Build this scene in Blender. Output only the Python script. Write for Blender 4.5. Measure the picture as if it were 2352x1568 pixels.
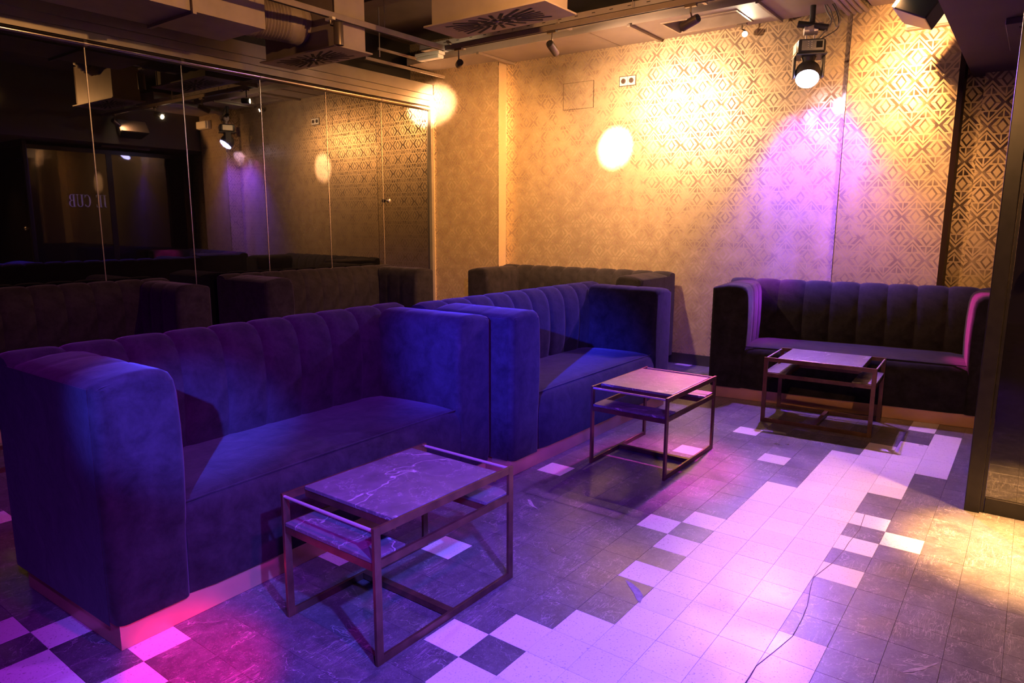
import bpy, bmesh, math, random
from mathutils import Vector, Matrix
random.seed(7)
for o in list(bpy.data.objects): bpy.data.objects.remove(o)
scene = bpy.context.scene
COL = scene.collection

# ------------------------------------------------------------------ camera
cam_d = bpy.data.cameras.new('camera'); cam_d.sensor_width = 36.0; cam_d.lens = 24.3734
cam_d.clip_start = 0.05; cam_d.clip_end = 60
cam = bpy.data.objects.new('camera', cam_d); COL.objects.link(cam)
RT = Vector((0.600584, -0.799548, 0.004607)); UP = Vector((0.132695, 0.105367, 0.985540))
FW = RT.cross(UP) * -1.0
FW = UP.cross(RT)
RT.normalize(); FW.normalize(); UP = RT.cross(FW); UP.normalize()
m = Matrix((RT, UP, -FW)).transposed().to_4x4(); m.translation = Vector((-2.66543, -1.30044, 1.32728))
cam.matrix_world = m
scene.camera = cam

# ------------------------------------------------------------------ world / exposure
w = bpy.data.worlds.new('world'); scene.world = w; w.use_nodes = True
w.node_tree.nodes['Background'].inputs[0].default_value = (0.02, 0.015, 0.03, 1)
w.node_tree.nodes['Background'].inputs[1].default_value = 0.05
vs = scene.view_settings
vs.view_transform = 'Standard'; vs.look = 'None'; vs.gamma = 1.0; vs.use_curve_mapping = False
vs.exposure = 2.7

# ------------------------------------------------------------------ stage lights out of frame
WARM = (1.0, 0.46, 0.145)
HOT = (1.0, 0.58, 0.32)
def spot(name, loc, aim, power, color, angle, blend=0.5, radius=0.03, parent=None):
    d = bpy.data.lights.new(name, 'SPOT'); d.energy = power; d.color = color
    d.spot_size = math.radians(angle); d.spot_blend = blend; d.shadow_soft_size = radius
    o = bpy.data.objects.new(name, d); COL.objects.link(o)
    v = Vector(aim) - Vector(loc)
    o.location = loc; o.rotation_euler = v.to_track_quat('-Z', 'Y').to_euler()
    return o
# colour moving heads behind and beside the photographer
spot('stage_light_blue', (-4.7, -0.90, 2.36), (0.20, 0.95, 0.66), 1500, (0.02, 0.03, 1.0), 13.5, 1.0, 0.03)
spot('stage_light_blue', (-3.9, -1.9, 2.36), (-1.60, 0.86, 0.74), 950, (0.05, 0.06, 1.0), 9.5, 1.0, 0.03)
spot('stage_light_blue', (-3.2, -2.4, 2.36), (0.1, 0.8, 0.30), 85, (0.02, 0.03, 1.0), 34, 0.9, 0.04)
spot('stage_light_blue', (-2.2, -2.2, 2.36), (-1.15, 0.25, 0.0), 230, (0.10, 0.09, 1.0), 36, 0.9, 0.04)
spot('stage_light_violet', (-2.9, -2.0, 2.36), (-1.0, 0.35, 0.0), 85, (0.28, 0.03, 1.0), 66, 0.9, 0.06)
spot('stage_light_violet', (-1.2, 0.3, 2.72), (-0.9, 1.0, 0.0), 18, (0.40, 0.03, 1.0), 110, 0.9, 0.04)
spot('stage_light_magenta', (-1.6, -1.3, 2.36), (-0.9, 1.4, 0.5), 26, (0.8, 0.0, 0.8), 66, 0.9, 0.05)
spot('stage_light_red', (-2.75, -2.2, 2.36), (-1.70, 0.58, 0.0), 620, (1.0, 0.0, 0.14), 7.6, 0.9, 0.03)
spot('stage_light_red', (-4.9, -0.65, 2.6), (-2.1, 2.25, 0.0), 60, (1.0, 0.0, 0.25), 16, 0.8, 0.03)
# warm ceiling spots above and behind the photographer
spot('ceiling_spot_pool', (1.02, -1.46, 2.36), (0.70, -1.40, 0.0), 900, WARM, 26, 1.0, 0.03)
spot('ceiling_spot_pool', (0.70, -1.75, 2.36), (0.75, -1.60, 0.0), 70, WARM, 74, 1.0, 0.03)
spot('ceiling_spot_rear', (-1.6, -1.0, 2.36), (3.0, -0.5, 0.4), 26, WARM, 50, 0.9, 0.04)
spot('ceiling_spot_side', (0.3, 0.35, 2.70), (1.4, 3.4, 2.85), 26, WARM, 150, 0.8, 0.02)

# ------------------------------------------------------------------ node helper
def mat(name):
    mm = bpy.data.materials.new(name); mm.use_nodes = True
    nt = mm.node_tree
    return mm, nt, nt.nodes['Principled BSDF']
def N(nt, t, **kw):
    n = nt.nodes.new(t)
    for k, v in kw.items(): setattr(n, k, v)
    return n
def setin(n, **kw):
    for k, v in kw.items(): n.inputs[k.replace('_', ' ')].default_value = v
def simple(name, col, rough=0.5, metal=0.0, spec=0.5, noise=0.0, nscale=8.0, bump=0.0):
    mm, nt, p = mat(name)
    p.inputs['Base Color'].default_value = (*col, 1); p.inputs['Roughness'].default_value = rough
    p.inputs['Metallic'].default_value = metal; p.inputs['Specular IOR Level'].default_value = spec
    if noise > 0 or bump > 0:
        tc = N(nt, 'ShaderNodeTexCoord'); nz = N(nt, 'ShaderNodeTexNoise'); nz.inputs['Scale'].default_value = nscale
        nz.inputs['Detail'].default_value = 6
        nt.links.new(tc.outputs['Object'], nz.inputs['Vector'])
        if noise > 0:
            r = N(nt, 'ShaderNodeValToRGB')
            r.color_ramp.elements[0].position = 0.3; r.color_ramp.elements[1].position = 0.7
            r.color_ramp.elements[0].color = (*[c * (1 - noise) for c in col], 1)
            r.color_ramp.elements[1].color = (*[min(1, c * (1 + noise)) for c in col], 1)
            nt.links.new(nz.outputs['Fac'], r.inputs['Fac']); nt.links.new(r.outputs['Color'], p.inputs['Base Color'])
        if bump > 0:
            b = N(nt, 'ShaderNodeBump'); b.inputs['Strength'].default_value = bump; b.inputs['Distance'].default_value = 0.01
            nt.links.new(nz.outputs['Fac'], b.inputs['Height']); nt.links.new(b.outputs['Normal'], p.inputs['Normal'])
    return mm
def emit(name, col, strength):
    mm, nt, p = mat(name)
    p.inputs['Base Color'].default_value = (0.02, 0.02, 0.02, 1)
    p.inputs['Emission Color'].default_value = (*col, 1); p.inputs['Emission Strength'].default_value = strength
    return mm

# expression builder for shader math
class X:
    def __init__(s, nt, v): s.nt = nt; s.v = v
    def _op(s, op, *o, clamp=False):
        n = s.nt.nodes.new('ShaderNodeMath'); n.operation = op; n.use_clamp = clamp
        for i, a in enumerate((s,) + o):
            a = a.v if isinstance(a, X) else a
            if isinstance(a, (int, float)): n.inputs[i].default_value = a
            else: s.nt.links.new(a, n.inputs[i])
        return X(s.nt, n.outputs[0])
    def __add__(s, o): return s._op('ADD', o)
    def __sub__(s, o): return s._op('SUBTRACT', o)
    def __mul__(s, o): return s._op('MULTIPLY', o)
    def __lt__(s, o): return s._op('LESS_THAN', o)
    def __gt__(s, o): return s._op('GREATER_THAN', o)
    def __or__(s, o): return s._op('MAXIMUM', o)
    def __and__(s, o): return s._op('MULTIPLY', o)
    def abs(s): return s._op('ABSOLUTE')
    def floor(s): return s._op('FLOOR')
    def mod(s, o): return s._op('FLOORED_MODULO', o)
    def rsub(s, c):
        n = s.nt.nodes.new('ShaderNodeMath'); n.operation = 'SUBTRACT'; n.inputs[0].default_value = c
        s.nt.links.new(s.v, n.inputs[1]); return X(s.nt, n.outputs[0])

def wallpaper():
    mm, nt, p = mat('deco_wallpaper')
    uv = N(nt, 'ShaderNodeUVMap'); sp = N(nt, 'ShaderNodeSeparateXYZ'); nt.links.new(uv.outputs[0], sp.inputs[0])
    x = X(nt, sp.outputs[0]); y = X(nt, sp.outputs[1])
    a, b = 0.09, 0.1635
    r = ((y * (1 / b)) + 0.5).floor()
    ly = (y - r * b).abs()
    off = r.mod(2.0) * a
    lx = (((x - off + a).mod(2 * a)) - a).abs()
    def f(lx, q):
        e = lx * (1 / 0.037) + q * (1 / 0.052)
        outline = (e < 1.06) & (e > 0.68)
        s = (lx * 1.14 + q) - 0.134
        stroke = (s > -0.056) & (s < -0.027) & (q < 0.052)
        crown = (q > 0.062) & (q < 0.116) & (s < -0.022) & (lx > 0.005) & ((lx + q * 0.25) < 0.051)
        hline = (q < 0.0016) & (lx > 0.036)
        zig = (s > -0.007) & (s < 0.005)
        return outline | stroke | crown | hline | zig
    mk = f(lx, ly) | f(lx.rsub(a), ly.rsub(b))
    # worn print: noise fades parts of the pattern
    nz = N(nt, 'ShaderNodeTexNoise'); setin(nz, Scale=9.0, Detail=3.0); nt.links.new(uv.outputs[0], nz.inputs['Vector'])
    fade = N(nt, 'ShaderNodeMapRange'); setin(fade, From_Min=0.38, From_Max=0.58, To_Min=0.45, To_Max=1.0)
    nt.links.new(nz.outputs['Fac'], fade.inputs['Value'])
    mk = mk * X(nt, fade.outputs[0])
    mapn = N(nt, 'ShaderNodeMapping'); mapn.inputs['Scale'].default_value = (420, 60, 1)
    nt.links.new(uv.outputs[0], mapn.inputs[0])
    wv = N(nt, 'ShaderNodeTexNoise'); setin(wv, Scale=1.0, Detail=2.0); nt.links.new(mapn.outputs[0], wv.inputs['Vector'])
    mix0 = N(nt, 'ShaderNodeMix', data_type='RGBA')
    mix0.inputs['A'].default_value = (0.54, 0.41, 0.25, 1); mix0.inputs['B'].default_value = (0.70, 0.55, 0.36, 1)
    nt.links.new(wv.outputs['Fac'], mix0.inputs['Factor'])
    mix = N(nt, 'ShaderNodeMix', data_type='RGBA'); mix.inputs['B'].default_value = (0.205, 0.138, 0.092, 1)
    nt.links.new(mk.v, mix.inputs['Factor']); nt.links.new(mix0.outputs['Result'], mix.inputs['A'])
    nt.links.new(mix.outputs['Result'], p.inputs['Base Color'])
    me = (mk * -0.70) + 0.72
    nt.links.new(me.v, p.inputs['Metallic'])
    ro = (mk * 0.16) + 0.38
    nt.links.new(ro.v, p.inputs['Roughness'])
    bp = N(nt, 'ShaderNodeBump'); setin(bp, Strength=0.12, Distance=0.002); nt.links.new(wv.outputs['Fac'], bp.inputs['Height'])
    nt.links.new(bp.outputs['Normal'], p.inputs['Normal'])
    return mm

def velvet():
    mm, nt, p = mat('dark_velvet')
    tc = N(nt, 'ShaderNodeTexCoord')
    nz = N(nt, 'ShaderNodeTexNoise'); setin(nz, Scale=9.0, Detail=9.0, Roughness=0.72, Distortion=0.25)
    nt.links.new(tc.outputs['Object'], nz.inputs['Vector'])
    r = N(nt, 'ShaderNodeValToRGB')
    r.color_ramp.elements[0].position = 0.34; r.color_ramp.elements[1].position = 0.68
    r.color_ramp.elements[0].color = (0.0095, 0.0082, 0.009, 1); r.color_ramp.elements[1].color = (0.029, 0.025, 0.027, 1)
    nt.links.new(nz.outputs['Fac'], r.inputs['Fac']); nt.links.new(r.outputs['Color'], p.inputs['Base Color'])
    setin(p, Roughness=0.85)
    p.inputs['Specular IOR Level'].default_value = 0.1
    p.inputs['Sheen Weight'].default_value = 0.13; p.inputs['Sheen Roughness'].default_value = 0.42
    p.inputs['Sheen Tint'].default_value = (0.85, 0.8, 0.85, 1)
    fb = N(nt, 'ShaderNodeTexNoise'); setin(fb, Scale=260.0, Detail=2.0); nt.links.new(tc.outputs['Object'], fb.inputs['Vector'])
    n2 = N(nt, 'ShaderNodeTexNoise'); setin(n2, Scale=9.0, Detail=3.0, Distortion=1.0); nt.links.new(tc.outputs['Object'], n2.inputs['Vector'])
    b1 = N(nt, 'ShaderNodeBump'); setin(b1, Strength=0.15, Distance=0.004); nt.links.new(fb.outputs['Fac'], b1.inputs['Height'])
    b2 = N(nt, 'ShaderNodeBump'); setin(b2, Strength=0.10, Distance=0.02); nt.links.new(n2.outputs['Fac'], b2.inputs['Height'])
    nt.links.new(b1.outputs['Normal'], b2.inputs['Normal']); nt.links.new(b2.outputs['Normal'], p.inputs['Normal'])
    return mm

def veins(nt, vec, scale, width, seed):
    """thin wandering pale lines: |noise-0.5| < width"""
    mp = N(nt, 'ShaderNodeMapping'); mp.inputs['Location'].default_value = (seed, seed * 1.7, seed * 0.6)
    nt.links.new(vec, mp.inputs[0])
    nz = N(nt, 'ShaderNodeTexNoise'); setin(nz, Scale=scale, Detail=5.0, Roughness=0.6, Distortion=0.35)
    nt.links.new(mp.outputs[0], nz.inputs['Vector'])
    d = (X(nt, nz.outputs['Fac']) - 0.5).abs()
    mr = N(nt, 'ShaderNodeMapRange'); setin(mr, From_Min=0.0, From_Max=width, To_Min=1.0, To_Max=0.0)
    nt.links.new(d.v, mr.inputs['Value'])
    return X(nt, mr.outputs[0])

def tile_mat(light):
    mm, nt, p = mat('cream_speckled_tile' if light else 'dark_marbled_tile')
    geo = N(nt, 'ShaderNodeNewGeometry'); oi = N(nt, 'ShaderNodeObjectInfo')
    add = N(nt, 'ShaderNodeVectorMath', operation='ADD'); sc = N(nt, 'ShaderNodeVectorMath', operation='SCALE')
    sc.inputs['Scale'].default_value = 37.0
    cb = N(nt, 'ShaderNodeCombineXYZ')
    for i in range(3): nt.links.new(oi.outputs['Random'], cb.inputs[i])
    nt.links.new(cb.outputs[0], sc.inputs[0]); nt.links.new(geo.outputs['Position'], add.inputs[0]); nt.links.new(sc.outputs[0], add.inputs[1])
    vec = add.outputs[0]
    rnd = X(nt, oi.outputs['Random'])
    nzl = N(nt, 'ShaderNodeTexNoise'); setin(nzl, Scale=3.0, Detail=8.0, Roughness=0.6); nt.links.new(geo.outputs['Position'], nzl.inputs['Vector'])
    if light:
        nz = N(nt, 'ShaderNodeTexNoise'); setin(nz, Scale=150.0, Detail=2.0); nt.links.new(vec, nz.inputs['Vector'])
        r = N(nt, 'ShaderNodeValToRGB'); r.color_ramp.elements[0].position = 0.27; r.color_ramp.elements[1].position = 0.40
        r.color_ramp.elements[0].color = (0.30, 0.24, 0.21, 1); r.color_ramp.elements[1].color = (0.60, 0.55, 0.51, 1)
        nt.links.new(nz.outputs['Fac'], r.inputs['Fac'])
        mx = N(nt, 'ShaderNodeMix', data_type='RGBA', blend_type='MULTIPLY'); mx.inputs['Factor'].default_value = 1.0
        tone = N(nt, 'ShaderNodeCombineColor')
        v = (rnd * 0.14) + 0.86
        for i in range(3): nt.links.new(v.v, tone.inputs[i])
        nt.links.new(r.outputs['Color'], mx.inputs['A']); nt.links.new(tone.outputs[0], mx.inputs['B'])
        nt.links.new(mx.outputs['Result'], p.inputs['Base Color'])
        setin(p, Roughness=0.42)
    else:
        v1 = veins(nt, vec, 3.2, 0.004, 3.0); v2 = veins(nt, vec, 16.0, 0.018, 9.0)
        # crescent shaped scuffs, a fine net
        vr = N(nt, 'ShaderNodeTexNoise'); setin(vr, Scale=34.0, Detail=2.0, Distortion=2.2); nt.links.new(geo.outputs['Position'], vr.inputs['Vector'])
        sc2 = (X(nt, vr.outputs['Fac']) - 0.56).abs() < 0.010
        def scratches(rotz, sx, sy, width, seed):
            mp_ = N(nt, 'ShaderNodeMapping'); mp_.inputs['Rotation'].default_value = (0, 0, rotz); mp_.inputs['Scale'].default_value = (sx, sy, 1); mp_.inputs['Location'].default_value = (seed, seed, 0)
            nt.links.new(geo.outputs['Position'], mp_.inputs[0])
            n_ = N(nt, 'ShaderNodeTexNoise'); setin(n_, Scale=1.0, Detail=1.5, Distortion=0.15); nt.links.new(mp_.outputs[0], n_.inputs['Vector'])
            return (X(nt, n_.outputs['Fac']) - 0.5).abs() < width
        vr2 = N(nt, 'ShaderNodeTexNoise'); setin(vr2, Scale=5.0, Detail=3.0); nt.links.new(geo.outputs['Position'], vr2.inputs['Vector'])
        gate = X(nt, vr2.outputs['Fac']) > 0.54
        sl = (scratches(0.5, 5, 60, 0.006, 2.0) | scratches(-0.7, 4, 70, 0.005, 7.0)) | scratches(1.4, 6, 55, 0.005, 11.0)
        vr3 = N(nt, 'ShaderNodeTexNoise'); setin(vr3, Scale=62.0, Detail=1.0, Distortion=0.9); nt.links.new(geo.outputs['Position'], vr3.inputs['Vector'])
        sc3 = ((X(nt, vr3.outputs['Fac']) - 0.6).abs() < 0.008) * 0.30
        mask = ((v1 * 0.5) | (v2 * 0.08)) | ((sc2 * 0.16) | ((sl & gate) * 0.34)) | sc3
        nz = N(nt, 'ShaderNodeTexNoise'); setin(nz, Scale=12.0, Detail=8.0, Roughness=0.7); nt.links.new(vec, nz.inputs['Vector'])
        r = N(nt, 'ShaderNodeValToRGB'); r.color_ramp.elements[0].position = 0.3; r.color_ramp.elements[1].position = 0.75
        r.color_ramp.elements[0].color = (0.042, 0.040, 0.041, 1); r.color_ramp.elements[1].color = (0.105, 0.100, 0.100, 1)
        nt.links.new(nz.outputs['Fac'], r.inputs['Fac'])
        mx = N(nt, 'ShaderNodeMix', data_type='RGBA'); mx.inputs['B'].default_value = (0.42, 0.39, 0.37, 1)
        nt.links.new(mask.v, mx.inputs['Factor']); nt.links.new(r.outputs['Color'], mx.inputs['A'])
        nt.links.new(mx.outputs['Result'], p.inputs['Base Color'])
    rr = N(nt, 'ShaderNodeMapRange'); setin(rr, From_Min=0.3, From_Max=0.7, To_Min=0.26, To_Max=0.46)
    nt.links.new(nzl.outputs['Fac'], rr.inputs['Value']); nt.links.new(rr.outputs[0], p.inputs['Roughness'])
    return mm

def marble_mat():
    mm, nt, p = mat('veined_grey_marble')
    geo = N(nt, 'ShaderNodeNewGeometry')
    v1 = veins(nt, geo.outputs['Position'], 1.7, 0.006, 1.0); v2 = veins(nt, geo.outputs['Position'], 9.0, 0.010, 5.0)
    mask = (v1 * 0.75) | (v2 * 0.3)
    nz = N(nt, 'ShaderNodeTexNoise'); setin(nz, Scale=8.0, Detail=8.0, Roughness=0.7); nt.links.new(geo.outputs['Position'], nz.inputs['Vector'])
    r = N(nt, 'ShaderNodeValToRGB'); r.color_ramp.elements[0].position = 0.3; r.color_ramp.elements[1].position = 0.75
    r.color_ramp.elements[0].color = (0.065, 0.058, 0.062, 1); r.color_ramp.elements[1].color = (0.155, 0.14, 0.145, 1)
    nt.links.new(nz.outputs['Fac'], r.inputs['Fac'])
    mx = N(nt, 'ShaderNodeMix', data_type='RGBA'); mx.inputs['B'].default_value = (0.50, 0.46, 0.46, 1)
    nt.links.new(mask.v, mx.inputs['Factor']); nt.links.new(r.outputs['Color'], mx.inputs['A'])
    nt.links.new(mx.outputs['Result'], p.inputs['Base Color'])
    setin(p, Roughness=0.38)
    return mm

M = {}
M['wallpaper'] = wallpaper()
M['velvet'] = velvet()
M['light_tile'] = tile_mat(True); M['dark_tile'] = tile_mat(False)
M['marble'] = marble_mat()
M['grout'] = simple('dark_grout', (0.08, 0.06, 0.055), 0.9)
M['copper'] = simple('satin_copper_laminate', (0.62, 0.36, 0.20), 0.42, 0.55, noise=0.12, nscale=5)
M['frame'] = simple('brown_patinated_steel', (0.135, 0.070, 0.042), 0.34, 0.65, noise=0.35, nscale=14)
M['rod'] = simple('polished_rod', (0.62, 0.52, 0.52), 0.3, 0.55)
M['glass'] = simple('dark_mirror_glass', (0.004, 0.004, 0.005), 0.015, 0.0)
M['glass'].node_tree.nodes['Principled BSDF'].inputs['IOR'].default_value = 2.05
M['header'] = simple('brushed_header_metal', (0.30, 0.27, 0.235), 0.38, 0.6, noise=0.12, nscale=4)
M['tube'] = simple('chrome_tube', (0.62, 0.56, 0.52), 0.16, 1.0)
M['edge'] = simple('glass_edge_profile', (0.55, 0.5, 0.48), 0.25, 0.9)
M['black'] = simple('black_paint', (0.012, 0.011, 0.012), 0.5)
M['black_metal'] = simple('black_frame_metal', (0.014, 0.012, 0.013), 0.34, 0.3, noise=0.3, nscale=20)
M['ceil'] = simple('dark_brown_ceiling_paint', (0.10, 0.075, 0.058), 0.8, noise=0.25, nscale=3)
M['panel'] = simple('taupe_ceiling_panel', (0.38, 0.31, 0.26), 0.6, noise=0.12, nscale=2.5)
M['duct'] = simple('taupe_painted_sheet_metal', (0.36, 0.29, 0.24), 0.5, 0.1, noise=0.12, nscale=6)
M['slot'] = simple('vent_slot_black', (0.01, 0.008, 0.007), 0.9)
M['track'] = simple('taupe_painted_track', (0.30, 0.24, 0.20), 0.42, 0.3, noise=0.1, nscale=10)
M['spot_body'] = simple('bronze_spot_housing', (0.20, 0.16, 0.135), 0.35, 0.7)
M['soffit'] = simple('brown_soffit_paint', (0.10, 0.073, 0.062), 0.7, noise=0.1, nscale=3)
M['plastic'] = simple('black_plastic', (0.03, 0.028, 0.03), 0.4)
M['panel_grey'] = simple('grey_fixture_plate', (0.22, 0.2, 0.2), 0.4, 0.4)
M['white_plastic'] = simple('white_plastic', (0.75, 0.68, 0.55), 0.45)
M['diffuser_plastic'] = simple('milky_plastic', (0.80, 0.74, 0.62), 0.35)
M['cable'] = simple('grey_cable', (0.24, 0.21, 0.20), 0.5)
M['lamp_on'] = emit('lit_warm_lens', (1.0, 0.78, 0.45), 60)
M['lamp_star'] = emit('lit_bright_lens', (1.0, 0.86, 0.55), 150)
M['led_lens'] = emit('lit_led_lens', (0.55, 0.5, 1.0), 14)
M['led_red'] = emit('lit_red_led', (1.0, 0.02, 0.25), 12)
M['clear_lens'] = simple('clear_smoked_dome', (0.05, 0.04, 0.08), 0.1)
M['crystal'] = simple('crystal_knob', (0.75, 0.72, 0.75), 0.08, 0.9)
M['letters'] = simple('silver_lettering', (0.75, 0.78, 0.75), 0.4)
M['baseboard'] = simple('black_baseboard', (0.03, 0.026, 0.026), 0.35, noise=0.2, nscale=10)
M['speaker_grille'] = simple('speaker_grille', (0.09, 0.08, 0.10), 0.4, 0.5, noise=0.2, nscale=200)

# ------------------------------------------------------------------ mesh helpers
class MB:
    def __init__(s): s.v = []; s.f = []; s.uv = {}
    def quad(s, pts, uv=None):
        i = len(s.v); s.v += [tuple(p) for p in pts]; s.f.append(tuple(range(i, i + len(pts))))
        if uv: s.uv[len(s.f) - 1] = uv
        return s
    def box(s, x0, x1, y0, y1, z0, z1, b=0.0):
        if b <= 0:
            i = len(s.v)
            s.v += [(x, y, z) for z in (z0, z1) for y in (y0, y1) for x in (x0, x1)]
            for q in ((0, 2, 3, 1), (4, 5, 7, 6), (0, 1, 5, 4), (2, 6, 7, 3), (0, 4, 6, 2), (1, 3, 7, 5)):
                s.f.append(tuple(i + k for k in q))
        else:
            bm = bmesh.new(); bmesh.ops.create_cube(bm, size=1)
            for v in bm.verts: v.co = ((x0 + x1) / 2 + v.co.x * (x1 - x0), (y0 + y1) / 2 + v.co.y * (y1 - y0), (z0 + z1) / 2 + v.co.z * (z1 - z0))
            bmesh.ops.bevel(bm, geom=bm.edges[:], offset=b, segments=2, affect='EDGES', profile=0.5)
            s.bm(bm)
        return s
    def bm(s, bm, mtx=None):
        i = len(s.v); bm.verts.index_update()
        s.v += [tuple((mtx @ v.co) if mtx else v.co) for v in bm.verts]
        s.f += [tuple(i + v.index for v in f.verts) for f in bm.faces]
        bm.free(); return s
    def tube(s, pts, r, n=10, cap=True, radii=None):
        pts = [Vector(p) for p in pts]; rings = []; up = None
        for k, p in enumerate(pts):
            t = (pts[min(k + 1, len(pts) - 1)] - pts[max(k - 1, 0)]).normalized()
            if up is None:
                up = Vector((0, 0, 1)) if abs(t.z) < 0.9 else Vector((1, 0, 0))
            a = t.cross(up).normalized(); bb = a.cross(t).normalized(); up = bb
            rr = radii[k] if radii else r
            i = len(s.v)
            for j in range(n):
                th = 2 * math.pi * j / n
                s.v.append(tuple(p + a * (rr * math.cos(th)) + bb * (rr * math.sin(th))))
            rings.append(i)
        for k in range(len(rings) - 1):
            for j in range(n):
                s.f.append((rings[k] + j, rings[k] + (j + 1) % n, rings[k + 1] + (j + 1) % n, rings[k + 1] + j))
        if cap:
            s.f.append(tuple(rings[0] + j for j in reversed(range(n)))); s.f.append(tuple(rings[-1] + j for j in range(n)))
        return s
    def lathe(s, prof, n=20, mtx=None):
        """prof: list of (r,z) around +Z"""
        rings = []
        for r, z in prof:
            i = len(s.v)
            for j in range(n):
                th = 2 * math.pi * j / n
                v = Vector((r * math.cos(th), r * math.sin(th), z)); s.v.append(tuple(mtx @ v if mtx else v))
            rings.append(i)
        for k in range(len(rings) - 1):
            for j in range(n):
                s.f.append((rings[k] + j, rings[k] + (j + 1) % n, rings[k + 1] + (j + 1) % n, rings[k + 1] + j))
        s.f.append(tuple(rings[0] + j for j in reversed(range(n)))); s.f.append(tuple(rings[-1] + j for j in range(n)))
        return s
    def build(s, name, material, parent=None, smooth=False):
        me = bpy.data.meshes.new(name); me.from_pydata(s.v, [], s.f); me.update()
        if s.uv:
            ul = me.uv_layers.new(name='UVMap')
            for p in me.polygons:
                u = s.uv.get(p.index)
                if u:
                    for li, c in zip(p.loop_indices, u): ul.data[li].uv = c
        me.materials.append(M[material] if isinstance(material, str) else material)
        if smooth:
            for p in me.polygons: p.use_smooth = True
        o = bpy.data.objects.new(name, me); COL.objects.link(o)
        if parent: o.parent = parent
        return o
def smooth_by_angle(o, deg=40):
    me = o.data; bm = bmesh.new(); bm.from_mesh(me)
    for e in bm.edges:
        e.smooth = not (len(e.link_faces) == 2 and e.calc_face_angle(0) > math.radians(deg))
    for f in bm.faces: f.smooth = True
    bm.to_mesh(me); bm.free(); return o
def tag(o, label=None, cat=None, group=None, kind=None):
    if label: o['label'] = label
    if cat: o['category'] = cat
    if group: o['group'] = group
    if kind: o['kind'] = kind
    return o
def empty(name, loc=(0, 0, 0), rz=0.0, label=None, cat=None, group=None, kind=None):
    o = bpy.data.objects.new(name, None); o.empty_display_size = 0.1; COL.objects.link(o)
    o.location = loc; o.rotation_euler = (0, 0, rz)
    return tag(o, label, cat, group, kind)
def copy_tree(o, parent=None):
    c = o.copy(); COL.objects.link(c); c.parent = parent
    for ch in list(o.children): copy_tree(ch, c)
    return c
def axis_matrix(loc, direction):
    d = Vector(direction).normalized()
    q = d.to_track_quat('Z', 'Y'); mm = q.to_matrix().to_4x4(); mm.translation = Vector(loc); return mm

# ================================================================== THE SETTING
TH = math.radians(2.0); W0 = Vector((3.54, 1.275, 0)); WT = Vector((-math.sin(TH), math.cos(TH), 0)); WN = Vector((-math.cos(TH), -math.sin(TH), 0))
def wp(t, off, z): return W0 + WT * t + WN * off + Vector((0, 0, z))
ZC = 3.3
# ---- floor
T = 0.15
LIGHT = {(0, 0), (1, 1), (-1, 1), (-3, 1), (8, 1), (11, -1), (4, 5), (2, 5), (0, 5), (3, 6), (16, 5), (17, 5),
         (-6, 1), (-7, 0), (-8, -1), (-9, 0), (-12, -6), (-13, -5), (-13, -8), (-14, -9), (-14, -7), (-14, -6), (-12, -16),
         (-5, -4), (-7, -6), (2, -5), (7, -2), (23, -9), (-4, 5), (-5, 5), (-6, 5), (-7, 6), (-15, -8), (-16, -10), (-10, -12), (20, -7), (-17, -14)}
for u in range(-14, 6): LIGHT.add((u, 2))
for u in range(-14, 11): LIGHT.add((u, 3))
for u in range(-14, 13): LIGHT.add((u, 4))
for u in range(7, 14): LIGHT.add((u, 5))
for u in range(10, 16): LIGHT.add((u, 6))
for u in (-7, -8, -9, -10, -11): LIGHT.add((u, 1))
floor = MB().box(-6.6, 3.75, -4.6, 4.75, -0.06, -0.008).build('floor', 'grout'); tag(floor, kind='structure')
def project(p):
    d = Vector(p) - m.translation
    zc = d.dot(FW)
    if zc < 0.3: return None
    return 1176 + 1592.4 * d.dot(RT) / zc, 784 - 1592.4 * d.dot(UP) / zc, zc
def tile_mesh(name, material):
    g = 0.0004; c = 0.0004; h = T / 2 - g
    mb = MB(); a = h - c
    top = [(-a, -a, 0), (a, -a, 0), (a, a, 0), (-a, a, 0)]
    ed = [(-h, -h, -c), (h, -h, -c), (h, h, -c), (-h, h, -c)]
    bo = [(-h, -h, -0.008), (h, -h, -0.008), (h, h, -0.008), (-h, h, -0.008)]
    mb.v = top + ed + bo
    mb.f = [(0, 1, 2, 3)] + [(4 + i, 4 + (i + 1) % 4, (i + 1) % 4, i) for i in range(4)] + [(8 + i, 8 + (i + 1) % 4, 4 + (i + 1) % 4, 4 + i) for i in range(4)]
    me = bpy.data.meshes.new(name); me.from_pydata(mb.v, [], mb.f); me.update(); me.materials.append(M[material]); return me, mb
me_l, mb_l = tile_mesh('floor_tile', 'light_tile'); me_d, mb_d = tile_mesh('floor_tile', 'dark_tile')
cand = []
for u in range(-44, 25):
    for v in range(-32, 31):
        x, y = (u + 0.5) * T, -(v + 0.5) * T
        if x > 3.68: continue
        pr = project((x, y, 0)); area = 0
        if pr and -60 < pr[0] < 2412 and 780 < pr[1] < 1640: area = 1.0 / pr[2] ** 3
        # floor under the sofas is hidden
        if -1.8 < x < 2.0 and 0.9 < y < 1.45: area *= 0.01
        if y > 1.5 and x > -1.7: area *= 0.02
        cand.append((area, u, v))
cand.sort(reverse=True)
rest_l, rest_d = MB(), MB()
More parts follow.
